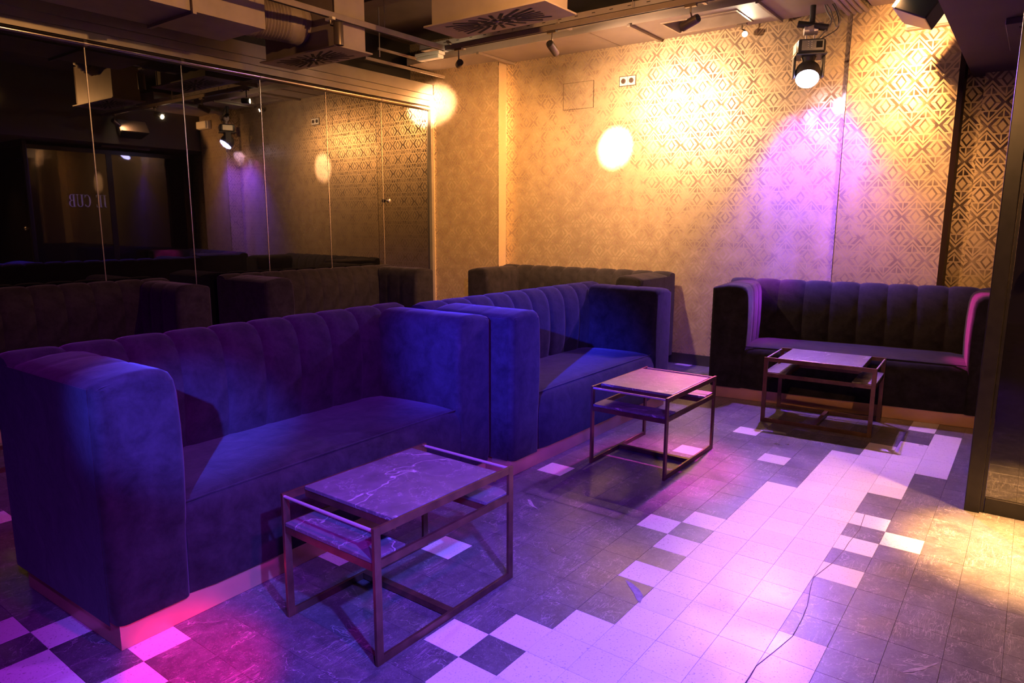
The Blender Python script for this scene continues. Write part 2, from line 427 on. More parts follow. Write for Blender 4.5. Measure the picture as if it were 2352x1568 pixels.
for k, (area, u, v) in enumerate(cand):
    x, y = (u + 0.5) * T, -(v + 0.5) * T
    lt = (u, v) in LIGHT
    if k < 300 and area > 0:
        o = bpy.data.objects.new('floor_tile', me_l if lt else me_d); COL.objects.link(o); o.parent = floor
        o.location = (x, y, random.uniform(-0.0004, 0.0))
    else:
        mb = rest_l if lt else rest_d; src = mb_l
        i = len(mb.v); mb.v += [(a + x, b + y, c) for a, b, c in src.v]; mb.f += [tuple(i + q for q in f) for f in src.f]
for mb, mt in ((rest_l, 'light_tile'), (rest_d, 'dark_tile')):
    o = mb.build('floor_tile_field', mt, floor); tag(o, kind='stuff')
# wandering crack across the cream tiles
cr = [(0.747, -0.791), (0.554, -0.807), (0.387, -0.796), (0.301, -0.794), (0.163, -0.785), (-0.012, -0.754), (-0.088, -0.76), (-0.236, -0.787), (-0.334, -0.793), (-0.459, -0.796), (-0.577, -0.775), (-0.685, -0.752), (-0.747, -0.752), (-0.95, -0.748)]
cr = [(x, y + random.uniform(-0.0015, 0.0015)) for x, y in cr]
mb = MB()
for k in range(len(cr) - 1):
    (x0, y0), (x1, y1) = cr[k], cr[k + 1]; wd = 0.0012
    mb.quad([(x0, y0 - wd, 0.0006), (x1, y1 - wd, 0.0006), (x1, y1 + wd, 0.0006), (x0, y0 + wd, 0.0006)])
mb.build('floor_crack', 'grout', floor)

# pale chips and scrapes in the dark tiles
M['chip'] = simple('pale_tile_chip', (0.26, 0.24, 0.23), 0.7, noise=0.3, nscale=60)
for pts in ([(-0.062, 0.555), (-0.063, 0.531), (-0.107, 0.484), (-0.127, 0.443), (-0.125, 0.457), (-0.12, 0.485), (-0.104, 0.514)],
            [(-0.465, -0.189), (-0.472, -0.222), (-0.496, -0.263), (-0.53, -0.297), (-0.582, -0.31), (-0.564, -0.287), (-0.53, -0.258), (-0.499, -0.223)],
            [(-0.454, -1.107), (-0.418, -1.127), (-0.382, -1.157), (-0.325, -1.194), (-0.343, -1.188), (-0.385, -1.164), (-0.38, -1.173), (-0.43, -1.135)]):
    area = sum(a[0] * b[1] - b[0] * a[1] for a, b in zip(pts, pts[1:] + pts[:1]))
    if area < 0: pts = pts[::-1]
    MB().quad([(x, y, 0.0006) for x, y in pts]).build('floor_chip', 'chip', floor)
# ---- back wall
wall_back = MB()
def wq(mb, t0, t1, z0, z1, off, du=0.0, dv=0.0):
    # visible face toward the room; uv in metres
    mb.quad([wp(t1, off, z0), wp(t0, off, z0), wp(t0, off, z1), wp(t1, off, z1)],
            [(t1 + du, z0 + dv), (t0 + du, z0 + dv), (t0 + du, z1 + dv), (t1 + du, z1 + dv)])
DU, DV = 0.844, -2.033 + 0.1635 * 14
wq(wall_back, -2.02, 2.112, 0, ZC, 0.0, DU, DV)
wq(wall_back, -6.0, -2.146, 0, ZC, 0.0, DU, DV)
# recess between column panel and the right-hand strip
wall_back.quad([wp(-2.02, -0.16, 0), wp(-2.146, -0.16, 0), wp(-2.146, -0.16, ZC), wp(-2.02, -0.16, ZC)],
               [(0.05, 0), (-0.076, 0), (-0.076, ZC), (0.05, ZC)])
for t, s in ((-2.02, 1), (-2.146, -1)):
    wall_back.quad([wp(t, 0, 0), wp(t, -0.16, 0), wp(t, -0.16, ZC), wp(t, 0, ZC)], [(0, 0), (0.16, 0), (0.16, ZC), (0, ZC)])
# stepped-forward left section with its plain side face
wq(wall_back, 2.112, 4.2, 0, ZC, 0.15, 0.03, 0.07)
wb = wall_back.build('wall_back', 'wallpaper'); tag(wb, kind='structure')
M['plain_paper'] = simple('plain_gold_paper', (0.60, 0.47, 0.30), 0.42, 0.35, noise=0.08, nscale=60)
mb = MB(); mb.quad([wp(2.112, 0.15, 0), wp(2.112, 0, 0), wp(2.112, 0, ZC), wp(2.112, 0.15, ZC)]); mb.build('step_face', 'plain_paper', wb)
for off in (0.002, 0.148):
    p0 = wp(2.111, off, 0)
    MB().box(p0.x - 0.003, p0.x + 0.003, p0.y - 0.003, p0.y + 0.001, 0.1, 2.97).build('corner_bead', 'tube', wb)
# wallpapered column standing proud at the right, with dark edge
CO = 0.215
mb = MB(); wq(mb, -1.995, -1.266, 0, ZC, CO, 1.5434, -1.5476 + 0.1635 * 10)
mb.quad([wp(-1.266, CO, 0), wp(-1.266, 0, 0), wp(-1.266, 0, ZC), wp(-1.266, CO, ZC)][::-1], [(0, 0), (CO, 0), (CO, ZC), (0, ZC)][::-1])
mb.build('wall_column', 'wallpaper', wb)
MB().box(wp(-1.266, CO, 0).x - 0.002, wp(-1.266, CO, 0).x + 0.004, wp(-1.266, CO, 0).y - 0.001, wp(-1.266, CO, 0).y + 0.003, 0.1, 2.97).build('corner_bead', 'tube', wb)
mb = MB()
mb.quad([wp(-1.995, CO, 0), wp(-2.028, CO - 0.03, 0), wp(-2.028, CO - 0.03, ZC), wp(-1.995, CO, ZC)])
mb.quad([wp(-2.028, CO - 0.03, 0), wp(-2.028, -0.16, 0), wp(-2.028, -0.16, ZC), wp(-2.028, CO - 0.03, ZC)])
M['dark_edge'] = simple('dark_brown_edge_strip', (0.05, 0.028, 0.02), 0.5)
mb.build('panel_edge_strip', 'dark_edge', wb)
# access hatch outline in the wallpaper
for (t0, t1, z0, z1) in ((1.405, 1.409, 2.445, 2.70), (1.060, 1.066, 2.445, 2.70), (1.060, 1.409, 2.443, 2.447), (1.060, 1.409, 2.698, 2.701)):
    mb = MB(); mb.quad([wp(t1, 0.003, z0), wp(t0, 0.003, z0), wp(t0, 0.003, z1), wp(t1, 0.003, z1)])
    mb.build('hatch_joint', 'tube' if t1 < 1.07 and t0 > 1.05 else 'dark_edge', wb)
# baseboard
bbm = MB()
a_, b_ = wp(-1.235, 0.0, 0), wp(2.112, 0.0, 0)
bbm.quad([wp(2.112, 0.014, 0), wp(-1.235, 0.014, 0), wp(-1.235, 0.014, 0.10), wp(2.112, 0.014, 0.10)])
bbm.quad([wp(2.112, 0.014, 0.10), wp(-1.235, 0.014, 0.10), wp(-1.235, 0, 0.10), wp(2.112, 0, 0.10)])
o = bbm.build('baseboard_back', 'baseboard'); tag(o, kind='structure')
# ---- other walls (seen in reflections only)
o = MB().box(-6.6, 4.2, 4.62, 4.72, 0, ZC).build('wall_left', 'black'); tag(o, kind='structure')
o = MB().box(-6.7, -6.6, -4.6, 4.72, 0, ZC).build('wall_front', 'soffit'); tag(o, kind='structure')
o = MB().box(-6.6, 4.2, -4.7, -4.6, 0, ZC).build('wall_right', 'soffit'); tag(o, kind='structure')

# ---- ceiling
ceil = MB().box(-6.7, 4.2, -4.7, 4.72, ZC, ZC + 0.1).build('ceiling', 'ceil'); tag(ceil, kind='structure')
# dropped panels along the back wall, between T-bars
ys = [4.30, 3.30, 2.06, 1.65, 0.575, 0.02]
for k in range(5):
    if k == 3:   # panel with hatch
        MB().box(2.92, 3.52, 0.585, 0.78, 2.98, 3.0).build('ceiling_panel', 'panel', ceil)
        MB().box(2.92, 3.52, 1.42, 1.64, 2.98, 3.0).build('ceiling_panel', 'panel', ceil)
        MB().box(2.92, 3.03, 0.78, 1.42, 2.98, 3.0).build('ceiling_panel', 'panel', ceil)
        MB().box(3.40, 3.52, 0.78, 1.42, 2.98, 3.0).build('ceiling_panel', 'panel', ceil)
        MB().box(3.02, 3.41, 0.77, 1.43, 3.06, 3.07).build('hatch_recess', 'duct', ceil)
        for (x0, x1, y0, y1) in ((3.02, 3.035, 0.775, 1.425), (3.395, 3.41, 0.775, 1.425), (3.035, 3.395, 0.775, 0.79), (3.035, 3.395, 1.41, 1.425)):
            MB().box(x0, x1, y0, y1, 2.972, 3.06).build('hatch_frame', 'track', ceil)
    else:
        MB().box(2.92, 3.52, ys[k + 1] + 0.005, ys[k] - 0.005, 2.98, 3.0).build('ceiling_panel', 'panel', ceil)
MB().box(2.905, 2.92, 0.02, 4.3, 2.975, 3.05).build('panel_fascia', 'panel', ceil)
for y, wd in ((3.30, 0.016), (1.65, 0.016), (0.575, 0.013)):
    MB().box(2.88, 3.51, y - wd, y + wd, 2.955, 2.978, 0.003).build('t_bar', 'track', ceil)
MB().box(2.92, 3.5, 2.055, 2.065, 2.974, 2.982).build('t_bar', 'track', ceil)

# ---- soffit over the right-hand doors
so = MB().box(-6.6, 3.75, -4.6, -0.785, 2.41, ZC).build('trim_1', 'soffit'); tag(so, kind='structure')
vent = MB().box(2.05, 2.75, -1.20, -1.04, 2.375, 2.41, 0.004).build('soffit_vent', 'soffit', so)
for k in range(3): MB().box(2.12 + 0.2 * k, 2.16 + 0.2 * k, -1.18, -1.10, 2.373, 2.376).build('vent_slot', 'slot', vent)

# ================================================================== GLASS PARTITION
gp = empty('glass_partition', (0, 4.32, 0), 0, 'dark mirror glass sliding partition with metal header along the left side', 'glass wall')
XS = [-0.307 + 0.7095 * k for k in range(-8, 6)]
for k in range(len(XS) - 1):
    x0, x1 = XS[k], XS[k + 1]
    pn = MB().box(x0 + 0.004, x1 - 0.004, 0.0, 0.010, 0.02, 2.56).build('glass_pane', 'glass', gp)
    MB().box(x0 - 0.0035, x0 + 0.0035, -0.003, 0.008, 0.02, 2.56).build('pane_edge', 'edge', gp)
MB().box(XS[0], 3.235, -0.02, 0.03, 0.0, 0.02).build('floor_rail', 'black_metal', gp)
smooth_by_angle(MB().tube([(XS[0], -0.012, 2.575), (3.235, -0.012, 2.575)], 0.024, 16).build('top_tube', 'tube', gp))
for x in XS[5:]:
    smooth_by_angle(MB().tube([(x - 0.012, -0.012, 2.575), (x + 0.012, -0.012, 2.575)], 0.0265, 16).build('tube_collar', 'edge', gp))
MB().box(XS[0], 3.26, -0.015, 0.20, 2.605, 2.66).build('header_lower_rail', 'header', gp)
MB().box(XS[0], 3.27, -0.03, 0.22, 2.662, 2.72).build('header_middle_rail', 'header', gp)
MB().box(XS[0], 3.29, -0.045, 0.24, 2.722, 2.83).build('header_beam', 'header', gp)
MB().box(3.245, 3.275, -0.035, 0.05, 0.0, 2.72).build('end_post', 'header', gp)
MB().box(3.277, 3.33, -0.045, 0.06, 0.0, 2.83).build('end_jamb', 'plain_paper', gp)
mb = MB().lathe([(0.006, 0), (0.008, 0.02), (0.018, 0.028), (0.022, 0.04), (0.018, 0.052), (0.006, 0.056)], 14, axis_matrix((2.574, 0, 1.548), (0, -1, 0)))
smooth_by_angle(mb.build('door_knob', 'crystal', gp))

# ================================================================== RIGHT DOORS AND POST
rp = empty('mirror_door', (1.087, -1.153, 0), 0, 'tall black framed dark mirror door at the right edge of the photo', 'door')
MB().box(0, 0.05, -0.062, 0.0, 0, 2.41, 0.004).build('door_post', 'black_metal', rp)
MB().box(0.018, 0.05, -0.075, -0.063, 0, 2.41).build('door_rebate', 'black_metal', rp)
MB().box(0.02, 0.05, -2.2, -0.076, 0.0, 0.075, 0.003).build('bottom_rail', 'black_metal', rp)
MB().box(0.02, 0.05, -2.2, -0.076, 2.33, 2.41).build('top_rail', 'black_metal', rp)
M['door_glass'] = simple('dark_mirror_door_glass', (0.006, 0.005, 0.006), 0.03, 0.0)
M['door_glass'].node_tree.nodes['Principled BSDF'].inputs['IOR'].default_value = 2.1
MB().box(0.03, 0.042, -2.2, -0.076, 0.075, 2.33).build('mirror_pane', 'door_glass', rp)
mb = MB().lathe([(0.006, 0), (0.008, 0.02), (0.018, 0.028), (0.022, 0.04), (0.018, 0.052), (0.006, 0.056)], 14, axis_matrix((0.03, -0.162, 1.21), (-1, 0, 0)))
smooth_by_angle(mb.build('door_knob', 'crystal', rp))
dd = empty('lettered_door', (1.14, -1.30, 0), 0, 'black framed dark glass double door with silver lettering, seen reflected in the partition', 'door')
for x0, x1 in ((0.0, 1.10), (1.10, 2.40)):
    MB().box(x0 + 0.05, x1 - 0.03, -0.02, -0.008, 0.08, 2.30).build('door_pane', 'door_glass', dd)
    for q in ((x0, x0 + 0.05, 0, 2.36), (x1 - 0.03, x1, 0, 2.36), (x0 + 0.05, x1 - 0.03, 0, 0.08), (x0 + 0.05, x1 - 0.03, 2.30, 2.36)):
        MB().box(q[0], q[1], -0.03, 0.0, q[2], q[3]).build('door_frame', 'black_metal', dd)
def stroke_text(parent, x_right, z0, h):
    """condensed serif capitals laid on the door, read from the room (left letter at larger x)"""
    def bar(mb, u0, u1, v0, v1): mb.box(x_right - (cx + u1) * h, x_right - (cx + u0) * h, -0.007, -0.005, z0 + v0 * h, z0 + v1 * h)
    def arc(mb, uc, vc, ru, rv, a0, a1, w0, w1, n=14):
        for i in range(n):
            q = []
            for k in (i, i + 1):
                a = math.radians(a0 + (a1 - a0) * k / n); wd = w0 + (w1 - w0) * abs(math.cos(a))
                for sgn in (1, -1):
                    q.append((x_right - (cx + uc + (ru + sgn * wd / 2) * math.cos(a)) * h, -0.005, z0 + (vc + (rv + sgn * w0 / 2) * math.sin(a)) * h))
            mb.quad([q[0], q[1], q[3], q[2]])
    cx = 0.0
    for ch in 'JE CUB':
        mb = MB(); T_, t_ = 0.105, 0.035; wd = 0.0
        if ch == 'J':
            bar(mb, 0.16, 0.16 + T_, 0.16, 1.0); bar(mb, 0.06, 0.36, 0.965, 1.0); arc(mb, 0.12, 0.14, 0.10, 0.13, -110, 0, t_, T_); wd = 0.42
        elif ch == 'E':
            bar(mb, 0.07, 0.07 + T_, 0, 1.0); bar(mb, 0.0, 0.44, 0.965, 1.0); bar(mb, 0.0, 0.46, 0.0, 0.035); bar(mb, 0.17, 0.34, 0.50, 0.535)
            bar(mb, 0.41, 0.44, 0.80, 0.97); bar(mb, 0.43, 0.46, 0.03, 0.22); bar(mb, 0.32, 0.345, 0.42, 0.61); wd = 0.54
        elif ch == 'C':
            arc(mb, 0.27, 0.5, 0.21, 0.48, 48, 312, t_, T_, 22); bar(mb, 0.42, 0.45, 0.74, 1.0); bar(mb, 0.42, 0.45, 0.06, 0.22); wd = 0.54
        elif ch == 'U':
            bar(mb, 0.07, 0.07 + T_, 0.22, 1.0); bar(mb, 0.44, 0.48, 0.22, 1.0); bar(mb, 0.0, 0.25, 0.965, 1.0); bar(mb, 0.36, 0.56, 0.965, 1.0)
            arc(mb, 0.29, 0.22, 0.17, 0.20, 180, 360, t_, T_ * 0.8); wd = 0.62
        elif ch == 'B':
            bar(mb, 0.07, 0.07 + T_, 0, 1.0); bar(mb, 0.0, 0.26, 0.965, 1.0); bar(mb, 0.0, 0.28, 0.0, 0.035); bar(mb, 0.17, 0.26, 0.50, 0.535)
            arc(mb, 0.25, 0.75, 0.15, 0.235, -90, 90, t_, T_); arc(mb, 0.27, 0.26, 0.18, 0.245, -90, 90, t_, T_); wd = 0.5
        else: wd = 0.34
        if mb.v: mb.build('letter', 'letters', parent)
        cx += wd
stroke_text(dd, 1.04, 1.520, 0.178)

# ================================================================== SOFAS
SL, SD, SH, AW = 1.93, 0.72, 0.868, 0.262
BT = 0.19          # back thickness
def back_profile():
    """(y,z) outline from bottom front up and over to bottom back; y=0 front of sofa, SD back. weight for channel relief"""
    yf = SD - BT
    pts = []
    pts += [(yf + 0.03, 0.36, 0.6), (yf + 0.012, 0.42, 1), (yf, 0.52, 1), (yf - 0.002, 0.62, 1), (yf + 0.003, 0.70, 1), (yf + 0.012, 0.765, 1), (yf + 0.028, 0.815, 1), (yf + 0.052, 0.852, 1), (yf + 0.085, 0.876, 1)]
    pts += [(yf + 0.12, 0.884, 1), (yf + 0.155, 0.879, 0.9), (SD - 0.012, 0.866, 0.4), (SD - 0.002, 0.852, 0.15), (SD, 0.83, 0), (SD, 0.09, 0), (yf + 0.03, 0.09, 0)]
    return pts
def channel(width, n=11, depth=0.013):
    prof = back_profile(); mb = MB(); k = len(prof)
    cx, cz = SD - BT * 0.35, 0.6
    for i in range(n):
        s = i / (n - 1); c = depth * abs(2 * s - 1) ** 4.5
        for j, (y, z, wgt) in enumerate(prof):
            # inward normal approx: front face pushes +y, top pushes -z
            d = Vector((0, 1, 0)) if z < 0.80 else (Vector((0, 0, -1)) if y > SD - BT + 0.07 else Vector((0, 0.7, -0.7)))
            v = Vector((s * width, y, z)) + d * (c * wgt)
            mb.v.append(tuple(v))
    for i in range(n - 1):
        for j in range(k):
            a, b = i * k + j, i * k + (j + 1) % k
            mb.f.append((a, a + k, b + k, b))
    mb.f.append(tuple(range(k))); mb.f.append(tuple((n - 1) * k + j for j in reversed(range(k))))
    return mb
def arm_mesh(width, depth_y, segs, side):
    """side=+1: inner face toward +x. Local x 0 outer .. width inner, y from 0 front to depth_y"""
    prof = [(0.012, 0.09, 0), (0.0, 0.14, 0), (0.0, 0.5, 0), (0.0, 0.80, 0.05), (0.001, 0.838, 0.1), (0.010, 0.850, 0.3), (0.05, 0.862, 0.8), (0.11, 0.873, 1), (0.175, 0.875, 1), (0.215, 0.869, 1), (0.240, 0.855, 1),
            (0.254, 0.83, 1), (0.262, 0.79, 1), (0.268, 0.68, 1), (0.269, 0.55, 1), (0.264, 0.42, 0.8), (0.256, 0.30, 0.2), (0.252, 0.09, 0)]
    prof = [(x * width / 0.262, z, w_) for x, z, w_ in prof]
    ys = []; R_ = 0.030
    for i in range(7): ys.append((R_ * (1 - math.cos(i / 6 * math.pi / 2)), R_ * (1 - math.sin(i / 6 * math.pi / 2)), 0.0))
    b = [R_] + segs + [depth_y]
    for a0, a1 in zip([0.0] + segs, segs + [depth_y]):
        for i in range(1, 11):
            s = i / 10; y = a0 + (a1 - a0) * s
            if y <= R_ + 0.004: continue
            c = 0.004 * abs(2 * s - 1) ** 6 if not (a0 == 0.0 and s < 0.5) else 0.0
            ys.append((y, 0.0, c))
    mb = MB(); k = len(prof); cxm, czm = width * 0.5, 0.48
    for (y, inset, c) in ys:
        for x, z, wg in prof:
            nx = -1 if x < width * 0.1 else (1 if x > width * 0.9 else 0); nz = 1 if z > 0.84 else 0
            xx = x - nx * inset - (c * wg if x > width * 0.85 else 0); zz = z - nz * inset - (c * wg if nz > 0 else 0)
            mb.v.append((xx if side > 0 else -xx, y, zz))
    n = len(ys)
    for i in range(n - 1):
        for j in range(k):
            a, b2 = i * k + j, i * k + (j + 1) % k
            q = (a, b2, b2 + k, a + k); mb.f.append(q if side > 0 else q[::-1])
    cap = tuple(range(k)); mb.f.append(cap[::-1] if side > 0 else cap)
    cap = tuple((n - 1) * k + j for j in range(k)); mb.f.append(cap if side > 0 else cap[::-1])
    return mb
def seat_mesh():
    x0, x1 = AW - 0.012, SL - AW + 0.012
    prof = [(0.008, 0.09), (0.002, 0.12), (-0.004, 0.20), (-0.008, 0.28), (-0.004, 0.345), (0.008, 0.388), (0.028, 0.410), (0.06, 0.418), (0.16, 0.424), (0.30, 0.424), (0.44, 0.420), (SD - BT + 0.05, 0.412), (SD - BT + 0.05, 0.09)]
    mb = MB(); k = len(prof); n = 17
    for i in range(n):
        s = i / (n - 1); e = min(s, 1 - s); sag = -0.010 * max(0, 1 - e / 0.05) ** 2; puff = 0.004 * math.sin(s * math.pi)
        for y, z in prof:
            zz = z + (sag + puff if z > 0.33 else 0); yy = y - (0.006 * math.sin(s * math.pi) if y < 0.02 else 0) + (0.012 * max(0, 1 - e / 0.04) ** 2 if y < 0.03 else 0)
            mb.v.append((x0 + (x1 - x0) * s, yy, zz))
    for i in range(n - 1):
        for j in range(k):
            a, b = i * k + j, i * k + (j + 1) % k
            mb.f.append((a, a + k, b + k, b))
    mb.f.append(tuple(range(k))); mb.f.append(tuple((n - 1) * k + j for j in reversed(range(k))))
    return mb
NCH = 10
def make_sofa():
    """local: origin at the front-left floor corner (seen from the front), x along length, y toward back"""
    root = empty('channel_sofa')
    pl = MB().box(0.022, SL - 0.022, 0.022, SD - 0.022, 0.0, 0.105, 0.002).build('plinth', 'copper', root)
    st = smooth_by_angle(seat_mesh().build('seat', 'velvet', root), 60)
    ps = MB().tube([(AW, 0.0265, 0.4105), (SL / 2, 0.0225, 0.4165), (SL - AW, 0.0265, 0.4105)], 0.0035, 6).build('seat_piping', 'velvet', st)
    bk = MB().box(0.02, SL - 0.02, SD - BT + 0.09, SD - 0.015, 0.10, 0.82).build('backrest', 'velvet', root)
    wch = SL / NCH
    chs = smooth_by_angle(channel(wch).build('back_channel', 'velvet', bk), 50)
    for k in range(NCH):
        o = chs if k == 0 else chs.copy()
        if k: COL.objects.link(o); o.parent = bk
        o.location = (k * wch, 0, 0)
    al = smooth_by_angle(arm_mesh(AW, SD - BT + 0.02, [0.225, 0.40], 1).build('armrest', 'velvet', root), 50)
    ar = smooth_by_angle(arm_mesh(AW, SD - BT + 0.02, [0.225, 0.40], -1).build('armrest', 'velvet', root), 50)
    ar.location = (SL, 0, 0)
    # stitched seam lines round the arm fronts
    for a, xs in ((al, 1), (ar, -1)):
        pts = [(0.012 * xs, 0.010, 0.836), (0.03 * xs, 0.006, 0.846), (0.11 * xs, 0.008, 0.858), (0.2 * xs, 0.008, 0.850)]
        MB().tube(pts, 0.0018, 6).build('arm_seam', 'velvet', a)
        MB().box(min(0, -0.002 * xs), max(0, -0.002 * xs), 0.030, SD - 0.004, 0.092, 0.842, 0.0015).build('side_panel', 'velvet', a)
    return root
def place_sofa(o, x, y, rz, label):
    o.location = (x, y, 0); o.rotation_euler = (0, 0, rz); tag(o, label, 'sofa', 'dark velvet channel back sofas')
s0 = make_sofa()
R = math.radians
place_sofa(s0, -1.838, 0.832, R(2.0), 'dark velvet sofa nearest the viewer at left, washed in blue and violet light')
s1 = copy_tree(s0); place_sofa(s1, 0.106, 0.775, R(0.0), 'dark velvet sofa in the middle row behind the centre table')
s2 = copy_tree(s0); place_sofa(s2, -1.836, 3.55, R(0.0), 'leftmost dark sofa standing against the mirror glass partition')
s3 = copy_tree(s0); place_sofa(s3, 0.556, 3.55, R(0.0), 'dark sofa against the mirror glass, next to the wallpapered wall')
s4 = copy_tree(s0); place_sofa(s4, 2.70, 3.30, R(-90 + 1.0), 'dark sofa against the wallpaper wall, half hidden behind the middle row')
s5 = copy_tree(s0); place_sofa(s5, 2.462, 0.640, R(-90 + 6.8), 'dark velvet sofa at right against the wallpaper wall, facing the camera')

# ================================================================== TABLES
TL, TW, TZ = 0.680, 0.452, 0.443
def make_table():
    """local origin at one floor corner; x along length, y across"""
    root = empty('coffee_table'); b = 0.026; th = 0.012
    for y0 in (0.0, TW - th):
        for x0 in (0.0, TL - b):
            MB().box(x0, x0 + b, y0, y0 + th, 0.0, TZ, 0.001).build('leg', 'frame', root)
        for nm, z0 in (('top_rail', TZ - b), ('middle_rail', 0.312), ('bottom_rail', 0.0)):
            MB().box(b, TL - b, y0 + 0.0005, y0 + th - 0.0005, z0, z0 + b, 0.001).build(nm, 'frame', root)
    for x0 in (0.008, TL - 0.008):
        smooth_by_angle(MB().tube([(x0, th, TZ - 0.011), (x0, TW - th, TZ - 0.011)], 0.0055, 10).build('end_rod', 'rod', root))
    for x0 in (0.088, TL - 0.088 - 0.012):
        MB().box(x0, x0 + 0.012, th, TW - th, TZ - 0.036, TZ - 0.012).build('top_support', 'frame', root)
    for x0 in (0.004, 0.125, TL - 0.137, TL - 0.016):
        MB().box(x0, x0 + 0.012, th, TW - th, 0.305, 0.329).build('shelf_support', 'frame', root)
    MB().box(TL / 2 - 0.013, TL / 2 + 0.013, th, TW - th, 0.004, 0.026).build('floor_stretcher', 'frame', root)
    MB().box(0.086, TL - 0.086, th + 0.001, TW - th - 0.001, TZ - 0.011, TZ + 0.002, 0.0015).build('marble_top', 'marble', root)
    for x0, x1 in ((0.003, 0.139), (TL - 0.139, TL - 0.003)):
        MB().box(x0, x1, th + 0.002, TW - th - 0.002, 0.330, 0.343, 0.0015).build('marble_shelf', 'marble', root)
    return root
def place_table(o, x, y, rz, label):
    o.location = (x, y, 0); o.rotation_euler = (0, 0, rz); tag(o, label, 'table', 'metal framed marble tables')
t0 = make_table(); place_table(t0, -1.388, 0.158, R(0.0), 'metal framed marble coffee table nearest the viewer')
t1 = copy_tree(t0); place_table(t1, 0.567, 0.127, R(0.0), 'metal framed marble coffee table in the centre, pink light on its top')
t2 = copy_tree(t0); place_table(t2, 2.015, 0.088, R(-90 + 2.6), 'copper coloured marble coffee table in front of the right-hand sofa')
t3 = copy_tree(t0); place_table(t3, -1.98, 2.98, R(0.0), 'marble coffee table between the sofa rows at the left edge')

# ================================================================== CEILING SERVICES
def rbox(name, x0, x1, y0, y1, z0, z1, mtl, par, b=0.0): return MB().box(x0, x1, y0, y1, z0, z1, b).build(name, mtl, par)
def make_diffuser():
    root = empty('swirl_diffuser')
    hx, hy = 0.172, 0.485
    rbox('plenum_box', -hx + 0.03, hx - 0.03, -hy + 0.05, hy - 0.05, 0.012, 0.42, 'duct', root)
    rbox('box_seam', -hx + 0.027, -hx + 0.03, -hy + 0.05, -hy + 0.058, 0.012, 0.42, 'track', root)
    pl = rbox('diffuser_plate', -hx, hx, -hy, hy, 0.0, 0.012, 'duct', root, 0.002)
    for k in range(24):
        a = 2 * math.pi * (k + 0.5) / 24
        dx, dy = math.cos(a), math.sin(a); far = 1.0 / max(abs(dx), abs(dy))
        for r0, r1 in (((0.16, 0.42), (0.50, 0.92 * far)), ((0.34, 0.88 * far),), ((0.10, 0.30), (0.40, 0.94 * far)))[k % 3]:
            p0 = Vector((dx * r0 * 0.145, dy * r0 * 0.37, -0.0012)); p1 = Vector((dx * r1 * 0.145, dy * r1 * 0.37, -0.0012))
            n_ = Vector((-(p1 - p0).y, (p1 - p0).x, 0)).normalized() * (0.0065 + 0.006 * abs(dx))
            mb = MB(); mb.quad([p0 + n_, p1 + n_, p1 - n_, p0 - n_]); mb.build('swirl_slot', 'slot', pl)
    smooth_by_angle(MB().lathe([(0.012, 0.0), (0.010, -0.006), (0.002, -0.008)], 12).build('centre_screw', 'track', pl))
    return root
d0 = make_diffuser(); d0.location = (1.031, 1.60, 2.585); tag(d0, 'square-box swirl air diffuser hanging at the top centre of the photo', 'air vent', 'swirl air diffusers')
d1 = copy_tree(d0); d1.location = (1.017, 3.425, 2.590); tag(d1, 'swirl air diffuser box above the glass partition, beside the ribbed duct', 'air vent', 'swirl air diffusers')
def ribbed(name, pts, r, par, rib=0.014, pitch=0.011):
    P = [Vector(p) for p in pts]; dense = []
    for k in range(len(P) - 1):
        p0 = P[max(k - 1, 0)]; p1 = P[k]; p2 = P[k + 1]; p3 = P[min(k + 2, len(P) - 1)]
        n = max(2, int((p2 - p1).length / pitch))
        for i in range(n):
            t = i / n
            dense.append(0.5 * ((2 * p1) + (p2 - p0) * t + (2 * p0 - 5 * p1 + 4 * p2 - p3) * t * t + (3 * p1 - p0 - 3 * p2 + p3) * t ** 3))
    dense.append(P[-1])
    rad = [r - (rib if i % 2 else 0) for i in range(len(dense))]
    return smooth_by_angle(MB().tube(dense, r, 28, True, rad).build(name, 'duct', par), 80)
dk = empty('air_duct', (0, 0, 0), 0, 'rectangular air duct with ribbed flexible elbow above the glass partition', 'duct')
rbox('duct_box', -4.5, 0.43, 3.2, 3.75, 2.655, 2.97, 'duct', dk)
rbox('duct_flange', -0.115, -0.09, 3.175, 3.775, 2.635, 2.99, 'duct', dk)
ribbed('flexible_elbow', [(0.432, 3.46, 2.81), (0.52, 3.46, 2.81), (0.64, 3.43, 2.81), (0.75, 3.40, 2.81), (0.81, 3.40, 2.81), (0.868, 3.40, 2.81)], 0.150, dk)
dk2 = empty('flexible_duct', (0.878, 1.6, 2.95), 0, 'ribbed flexible duct entering the box at the top centre', 'duct')
ribbed('ribbed_hose', [(0.002, 0.08, 0.0), (-0.04, 0.08, 0.0), (-0.11, 0.08, 0.05), (-0.15, 0.08, 0.14), (-0.15, 0.08, 0.34)], 0.105, dk2)
# loose panel and beam behind the left diffuser
bm_ = rbox('ceiling_beam', 1.35, 1.50, 2.2, 4.5, 3.05, 3.3, 'ceil', None); tag(bm_, kind='structure'); bm_.name = 'trim_2'
bm_ = rbox('ceiling_beam', -3.0, 2.9, 2.35, 2.55, 3.1, 3.3, 'ceil', None); tag(bm_, kind='structure'); bm_.name = 'trim_3'

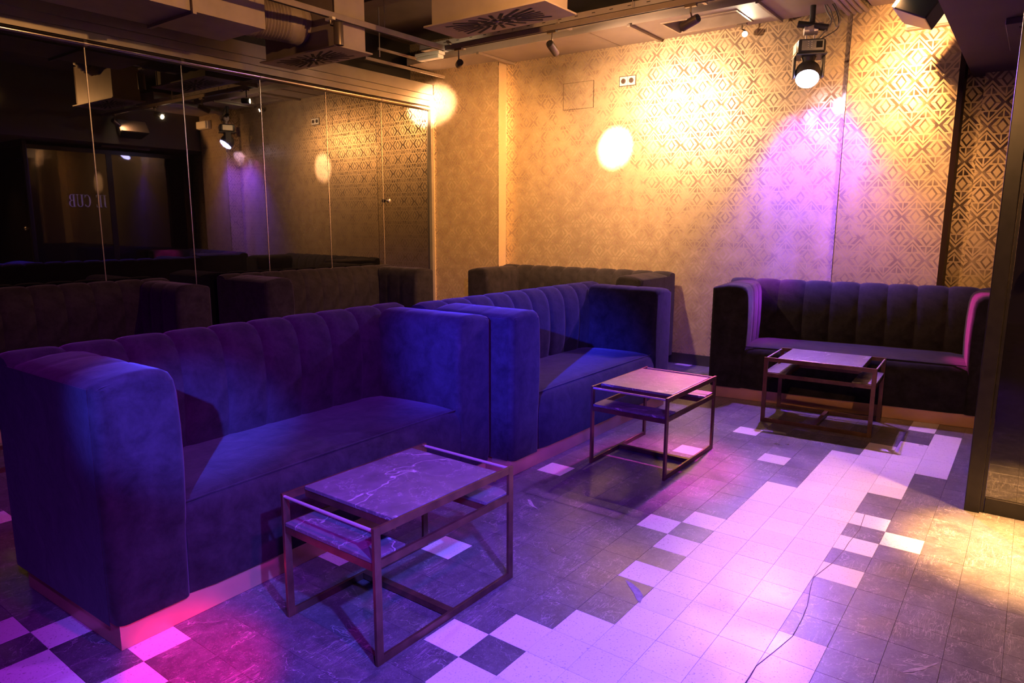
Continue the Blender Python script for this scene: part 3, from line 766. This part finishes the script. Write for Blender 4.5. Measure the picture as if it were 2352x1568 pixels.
# lighting track, an L with hangers
tk = empty('lighting_track', (0, 0, 0), 0, 'suspended ceiling lighting track that turns a corner above the sofas', 'track')
rbox('track_rail', -4.0, 1.975, 2.905, 2.938, 2.765, 2.805, 'track', tk, 0.002)
rbox('track_rail', 1.975, 2.012, -0.78, 2.938, 2.765, 2.805, 'track', tk, 0.002)
rbox('track_groove', -4.0, 1.975, 2.915, 2.928, 2.763, 2.766, 'slot', tk)
rbox('track_groove', 1.988, 2.000, -0.78, 2.94, 2.763, 2.766, 'slot', tk)
rbox('corner_joint', 1.973, 2.014, 2.903, 2.940, 2.762, 2.807, 'track', tk)
for x, y in ((0.35, 2.921), (1.3, 2.921), (1.994, 2.2), (1.994, 1.15), (1.994, 0.2)):
    MB().tube([(x, y, 2.80), (x, y, ZC)], 0.003, 6).build('hanger_rod', 'track', tk)
# cable tray behind the track
ct = empty('cable_tray', (0, 0, 0), 0, 'perforated metal cable tray hanging behind the lighting track', 'cable tray')
rbox('tray_base', 2.28, 2.42, -0.75, 3.5, 2.90, 2.905, 'duct', ct)
rbox('tray_side', 2.28, 2.285, -0.75, 3.5, 2.90, 2.95, 'duct', ct); rbox('tray_side', 2.415, 2.42, -0.75, 3.5, 2.90, 2.95, 'duct', ct)
for k in range(26):
    rbox('tray_slot', 2.2785, 2.2797, -0.55 + 0.155 * k, -0.52 + 0.155 * k, 2.925, 2.930, 'slot', ct)
for y in (3.1, 1.95, 0.8, -0.3):
    MB().tube([(2.30, y, 2.93), (2.30, y, ZC)], 0.004, 6).build('tray_rod', 'track', ct)
    rbox('tray_bracket', 2.24, 2.46, y - 0.012, y + 0.012, 2.885, 2.90, 'track', ct)
# hangers and rails left of the panels
hr = empty('hanger_frame', (0, 0, 0), 0, 'thin hanging rods with crossbars above the corner of the glass partition', 'bracket')
MB().tube([(2.10, 3.85, 2.86), (2.10, 3.85, ZC)], 0.006, 8).build('rod', 'track', hr)
rbox('crossbar', 2.08, 2.75, 3.84, 3.86, 2.92, 2.94, 'track', hr); rbox('crossbar', 2.08, 3.2, 4.02, 4.04, 2.86, 2.885, 'track', hr)
# emergency lights
el = empty('emergency_light', (2.33, 3.42, 2.83), R(2), 'white emergency light under the ceiling near the glass partition corner', 'light')
rbox('housing', -0.045, 0.045, -0.15, 0.15, 0.02, 0.05, 'white_plastic', el, 0.006)
rbox('diffuser', -0.04, 0.04, -0.14, 0.14, -0.012, 0.02, 'diffuser_plastic', el, 0.01)
el2 = empty('emergency_light', tuple(wp(-1.78, CO + 0.05, 2.775)), TH, 'white emergency light on the wall behind the hanging loudspeaker', 'light')
rbox('housing', -0.02, 0.045, -0.15, 0.15, -0.06, 0.06, 'white_plastic', el2, 0.01)
rbox('diffuser', -0.05, -0.02, -0.14, 0.14, -0.055, 0.055, 'diffuser_plastic', el2, 0.012)
# wall socket
ws = empty('wall_socket', tuple(wp(0.70, 0.0, 2.655)), TH, 'double power socket high on the wallpapered wall', 'socket')
for k, y in enumerate((0.041, -0.041)):
    o = rbox('socket_plate', -0.010, 0.0, y - 0.040, y + 0.040, -0.041, 0.041, 'white_plastic', ws, 0.004)
    smooth_by_angle(MB().lathe([(0.024, 0), (0.024, 0.004), (0.018, 0.004), (0.017, 0.001)], 18, axis_matrix((-0.010, y, 0), (-1, 0, 0))).build('socket_well', 'dark_edge', o))
    for dz in (-0.007, 0.007): rbox('pin_hole', -0.0150, -0.0135, y - 0.003, y + 0.003, dz - 0.003, dz + 0.003, 'slot', o)
rbox('socket_border', -0.005, 0.0, -0.088, 0.088, -0.047, 0.047, 'dark_edge', ws)

# ------------------------------------------------------------------ track spotlights
def make_spot(name, base, pivot, direction, label, lit, length=0.125, radius=0.030, stem=True, lens='lamp_on'):
    """base: point on the track; pivot: middle of the can"""
    root = empty(name, base, 0, label, 'spotlight', 'track spotlights')
    B = Vector(base); P = Vector(pivot) - B; d = Vector(direction).normalized()
    if stem:
        rbox('track_adapter', -0.014, 0.014, -0.04, 0.04, -0.018, 0.0, 'white_plastic' if lit == 2 else 'spot_body', root)
        MB().tube([(0, 0, -0.016), (0, 0, P.z + 0.035)] if abs(P.x) + abs(P.y) < 0.02 else [(0, 0, -0.016), (0, 0, -0.05), P - d * 0.02 + Vector((0, 0, radius))], 0.006, 8).build('stem', 'spot_body', root)
    a = P - d * length * 0.55; mm = axis_matrix(a, d)
    smooth_by_angle(MB().lathe([(radius * 0.92, -0.002), (radius, 0.004), (radius, length), (radius * 0.9, length), (radius * 0.88, length - 0.012)], 24, mm).build('can', 'spot_body', root), 35)
    cap = smooth_by_angle(MB().lathe([(radius * 0.86, -0.007), (radius * 0.9, -0.0021)], 24, mm).build('rear_cap', 'plastic', root), 35)
    for k in range(4):
        q = mm @ Vector((radius * 0.5 * math.cos(k * 1.57 + 0.4), radius * 0.5 * math.sin(k * 1.57 + 0.4), -0.0075))
        MB().lathe([(0.004, 0), (0.004, 0.002)], 8, axis_matrix(q, d)).build('cap_screw', 'slot', cap)
    MB().lathe([(radius * 0.86, length - 0.010), (radius * 0.86, length - 0.008)], 20, mm).build('lens', lens if lit else 'clear_lens', root)
    return Vector(pivot) + d * (length * 0.45 + 0.012)
tx = 1.994
# (1) aimed at the wall: hard bright disc
dA = Vector((3.516, 2.09, 2.05)) - Vector((2.03, 1.83, 2.625))
e1 = make_spot('track_spotlight', (tx, 1.825, 2.765), (2.02, 1.832, 2.640), dA, 'cylindrical track spotlight aimed at the bright disc on the wallpaper', 1)
spot('lamp_beam', e1, (3.516, 2.09, 2.05), 620, HOT, 15.5, 0.75, 0.012)
spot('lamp_halo', e1, (3.52, 1.5, 1.9), 66, HOT, 118, 1.0, 0.03)
# (2) seen from behind, aimed at the wall by the partition
aim2 = Vector((3.31, 4.27, 2.62))
e2 = make_spot('track_spotlight', (tx - 0.01, 2.76, 2.765), (1.985, 2.755, 2.640), aim2 - Vector((1.985, 2.755, 2.645)), 'small track spotlight seen from behind, by the track corner', 1, 0.085, 0.030)
spot('lamp_beam', e2, aim2, 560, HOT, 15.5, 1.0, 0.02)
spot('lamp_halo', e2, (3.4, 3.7, 1.8), 44, WARM, 95, 1.0, 0.03)
# (3) over the glass partition, hanging straight down
e3 = make_spot('track_spotlight', (0.775, 2.921, 2.765), (0.796, 2.86, 2.641), (0.02, 0.02, -1), 'silvery track spotlight hanging straight down left of the track corner', 2, 0.15, 0.034, lens='clear_lens')
# (4) side-on can
e4 = make_spot('track_spotlight', (tx, 0.715, 2.765), (2.025, 0.735, 2.655), (0.25, 1.0, -0.28), 'side-on track spotlight left of the glaring lamp', 1)
spot('lamp_halo', e4, (3.2, 2.9, 1.4), 95, WARM, 92, 1.0, 0.03)
# (5) glaring lamp under the ceiling panel
e5 = make_spot('track_spotlight', (3.42, 0.87, 2.98), (3.44, 0.85, 2.895), Vector((-2.6, -0.9, -1.0)), 'glaring lamp under the ceiling panel that faces the camera', 1, 0.05, 0.024, lens='lamp_star')
spot('lamp_beam', e5, (0.6, -0.9, 0.0), 20, (1.0, 0.55, 0.25), 85, 1.0, 0.02)
# (6) above the frame, by the loudspeaker (seen in the glass)
e6 = make_spot('track_spotlight', (tx, -0.43, 2.765), (2.02, -0.44, 2.655), (0.75, -0.35, -0.35), 'track spotlight beside the loudspeaker, seen reflected in the glass', 1)
spot('lamp_halo', e6, (3.6, -0.75, 2.0), 55, WARM, 100, 1.0, 0.03)

# ------------------------------------------------------------------ moving head light
HD = Vector((3.245, 0.27, 2.478))
mh = empty('moving_head_light', tuple(HD), R(25), 'black moving head disco light hanging from a pipe at the back wall', 'stage light')
bx = MB().box(-0.105, 0.105, -0.105, 0.105, 0.125, 0.225, 0.022).build('base_box', 'plastic', mh); smooth_by_angle(bx, 30)
rbox('base_lip', -0.115, 0.115, -0.115, 0.115, 0.112, 0.126, 'plastic', mh, 0.004)
cp = rbox('control_panel', -0.108, -0.104, -0.085, 0.075, 0.142, 0.212, 'panel_grey', bx)
rbox('display', -0.110, -0.107, -0.075, -0.030, 0.158, 0.202, 'slot', bx)
for r_ in range(4):
    for c_ in range(2): rbox('button', -0.111, -0.107, 0.0 + 0.024 * c_, 0.008 + 0.024 * c_, 0.156 + 0.014 * r_, 0.163 + 0.014 * r_, 'white_plastic', bx)
rbox('side_plate', -0.07, 0.07, 0.103, 0.109, 0.14, 0.21, 'white_plastic', bx, 0.002)
for s in (-1, 1):
    MB().box(-0.040, 0.040, s * 0.108 - 0.010, s * 0.108 + 0.010, -0.035, 0.115, 0.008).build('yoke_arm', 'plastic', mh)
smooth_by_angle(MB().lathe([(0.045, 0.08), (0.06, 0.115)], 20).build('swivel', 'plastic', mh))
hdir = Vector((-0.58, 0.10, -0.80)).normalized(); hm = axis_matrix((0, 0, 0), hdir)
prof = [(0.036, -0.085), (0.066, -0.070), (0.090, -0.034), (0.097, 0.0), (0.094, 0.030), (0.086, 0.052)]
head = smooth_by_angle(MB().lathe(prof, 28, hm).build('lamp_head', 'plastic', mh), 60)
smooth_by_angle(MB().lathe([(0.086, 0.0525), (0.080, 0.064), (0.060, 0.076), (0.030, 0.083), (0.004, 0.085)], 28, hm).build('lens_dome', 'led_lens', head), 60)
for k in range(5):
    a = k * 1.2566; q = hm @ Vector((0.042 * math.cos(a), 0.042 * math.sin(a), 0.078))
    MB().lathe([(0.010, 0), (0.009, 0.004), (0.002, 0.006)], 10, axis_matrix(q, hdir)).build('led', 'led_red' if k == 1 else 'led_lens', head)
for s in (-1, 1): MB().box(-0.01, 0.01, s * 0.03 - 0.006, s * 0.03 + 0.006, 0.225, 0.27).build('bracket', 'rod', mh)
smooth_by_angle(MB().tube([(0.0, -0.05, 0.30), (0.0, 0.05, 0.30)], 0.034, 16).build('clamp', 'rod', mh))
MB().tube([(0.0, -0.02, 0.335), (0.0, -0.09, 0.345)], 0.012, 8).build('clamp_bolt', 'rod', mh)
for ch in [c for c in bpy.data.objects if c.parent == mh or (c.parent and c.parent.parent == mh)]:
    ch.data.transform(Matrix.Diagonal((0.98, 0.98, 1.05, 1)))
# its light: several coloured leds a few centimetres apart
E = HD + hdir * 0.13
spot('led_beam_violet', E + Vector((0, 0.02, 0.0)), (0.3, -0.1, 0.0), 84, (0.21, 0.055, 1.0), 98, 0.8, 0.012)
spot('led_beam_white', E + Vector((0, -0.03, 0.01)), (1.4, -0.55, 0.0), 24, (1.0, 0.50, 0.60), 72, 1.0, 0.012)
spot('led_beam_pink', E + Vector((0.0, 0.06, -0.02)), (1.12, 0.28, 0.3), 150, (1.0, 0.03, 0.45), 19, 0.9, 0.012)
spot('led_beam_green', E + Vector((0.0, 0.0, 0.055)), (0.9, 0.2, 0.0), 5, (0.45, 1.0, 0.25), 60, 0.7, 0.012)
spot('led_beam_wall', HD + Vector((-0.06, -0.02, -0.13)), (3.35, 0.0, 0.0), 4.5, (0.16, 0.02, 1.0), 158, 0.6, 0.02)
spot('led_beam_wall', HD + Vector((-0.06, 0.05, -0.13)), (3.40, 0.15, 0.0), 1.6, (1.0, 0.02, 0.8), 158, 0.6, 0.02)
spot('led_beam_low', HD + Vector((-0.14, 0.0, -0.12)), (3.56, 0.20, 1.45), 115, (0.11, 0.03, 1.0), 92, 1.0, 0.03)
spot('led_beam_low', HD + Vector((-0.10, 0.0, -0.10)), (3.53, 0.06, 1.15), 45, (0.14, 0.04, 1.0), 14, 1.0, 0.02)
spot('led_beam_low', HD + Vector((-0.10, 0.0, -0.10)), (3.53, 0.46, 1.00), 70, (0.12, 0.04, 1.0), 13, 1.0, 0.02)
spot('led_beam_pink', HD + Vector((-0.05, -0.06, -0.14)), (2.85, -1.0, 0.68), 330, (1.0, 0.02, 0.45), 15, 1.0, 0.02)
spot('led_beam_pink', HD + Vector((-0.05, 0.03, -0.14)), (2.95, 0.40, 0.70), 60, (0.8, 0.02, 0.9), 24, 1.0, 0.02)
for k, (dy, dz, c_) in enumerate(((0.36, -0.30, (0.7, 0.2, 1.0)), (0.17, -0.24, (0.3, 0.3, 1.0)), (-0.06, -0.16, (0.6, 0.4, 1.0)), (-0.15, -0.12, (0.5, 0.4, 1.0)))):
    spot('led_side_beam', HD + Vector((0.10, 0, -0.05)), tuple(HD + Vector((0.33, dy - 0.13, dz - 0.06))), (5, 6, 16, 18)[k], c_, 24, 0.9, 0.01)
# pipe with open end, carried by the conduits
pp = empty('support_pipe', (3.24, 0.27, 2.80), 0, 'black pipe that carries the moving head light', 'pipe')
smooth_by_angle(MB().tube([(-0.03, 0.09, 0.045), (0.03, -0.12, 0.0)], 0.026, 16, False).build('pipe', 'plastic', pp))
MB().tube([(0.03, 0.0, 0.0), (0.03, 0.0, 0.20)], 0.022, 12).build('drop_post', 'plastic', pp)
smooth_by_angle(MB().tube([(0.0, -0.03, -0.0), (0.0, 0.03, 0.0)], 0.034, 14).build('pipe_clamp', 'rod', pp))
# cables
def cable(pts, r, label, mtl='cable'):
    P = [Vector(p) for p in pts]; dense = []
    for k in range(len(P) - 1):
        p0 = P[max(k - 1, 0)]; p1 = P[k]; p2 = P[k + 1]; p3 = P[min(k + 2, len(P) - 1)]
        for i in range(8):
            t = i / 8
            dense.append(0.5 * ((2 * p1) + (p2 - p0) * t + (2 * p0 - 5 * p1 + 4 * p2 - p3) * t * t + (3 * p1 - p0 - 3 * p2 + p3) * t ** 3))
    dense.append(P[-1])
    o = smooth_by_angle(MB().tube(dense, r, 8).build('cable', mtl), 60); tag(o, label, 'cable'); return o
cable([(3.30, 0.20, 2.99), (3.29, 0.17, 2.92), (3.27, 0.13, 2.84), (3.25, 0.18, 2.76), (3.25, 0.22, 2.722)], 0.006, 'grey power cable dropping straight to the moving head light')
cable([(3.32, 0.15, 2.99), (3.30, 0.10, 2.90), (3.28, 0.08, 2.80), (3.27, 0.12, 2.76), (3.26, 0.20, 2.722)], 0.004, 'thin black signal cable looping beside the moving head light', 'plastic')
cable([(3.31, 0.19, 2.99), (3.30, 0.15, 2.93), (3.28, 0.12, 2.86), (3.27, 0.09, 2.80), (3.27, 0.07, 2.83), (3.28, 0.08, 2.88), (3.31, 0.13, 2.98)], 0.005, 'coiled grey cable loop hanging from the pipe')
for k in range(4):
    o = smooth_by_angle(MB().tube([(2.46, 0.085 - 0.042 * k, 2.955), (3.25 + 0.01 * k, 0.05 - 0.042 * k, 2.925), (3.36, 0.03 - 0.042 * k, 2.905)], 0.018, 12).build('conduit', 'duct'), 60)
    tag(o, ['leftmost of the four grey conduits above the moving head light', 'second of the four grey conduits from the left', 'third of the four grey conduits from the left', 'rightmost of the four grey conduits above the moving head light'][k], 'pipe', 'grey conduits')
rb = rbox('ceiling_duct', 2.4, 3.5, -0.75, -0.12, 2.93, 3.1, 'duct', None, 0.01); tag(rb, 'brown ceiling duct behind the loudspeaker at the top right', 'duct')

# ------------------------------------------------------------------ loudspeaker
sp = empty('loudspeaker', (2.29, -0.615, 2.595), 0, 'black loudspeaker hanging at the top right below the soffit', 'speaker')
rot = Matrix.Rotation(R(34), 4, 'X')
bm = bmesh.new(); bmesh.ops.create_cube(bm, size=1)
for v in bm.verts:
    v.co = Vector((v.co.x * 0.40, v.co.y * 0.18, v.co.z * 0.20))
    if v.co.y < 0: v.co.z *= 0.7; v.co.x *= 0.75
bmesh.ops.bevel(bm, geom=bm.edges[:], offset=0.008, segments=2, affect='EDGES', profile=0.5)
MB().bm(bm, rot).build('cabinet', 'plastic', sp)
bm = bmesh.new(); bmesh.ops.create_cube(bm, size=1)
for v in bm.verts: v.co = Vector((v.co.x * 0.39, 0.096 + v.co.y * 0.012, v.co.z * 0.19))
MB().bm(bm, rot).build('grille', 'speaker_grille', sp)
MB().tube([(0, -0.06, 0.05), (0, -0.16, 0.05)], 0.018, 10).build('mount', 'plastic', sp)
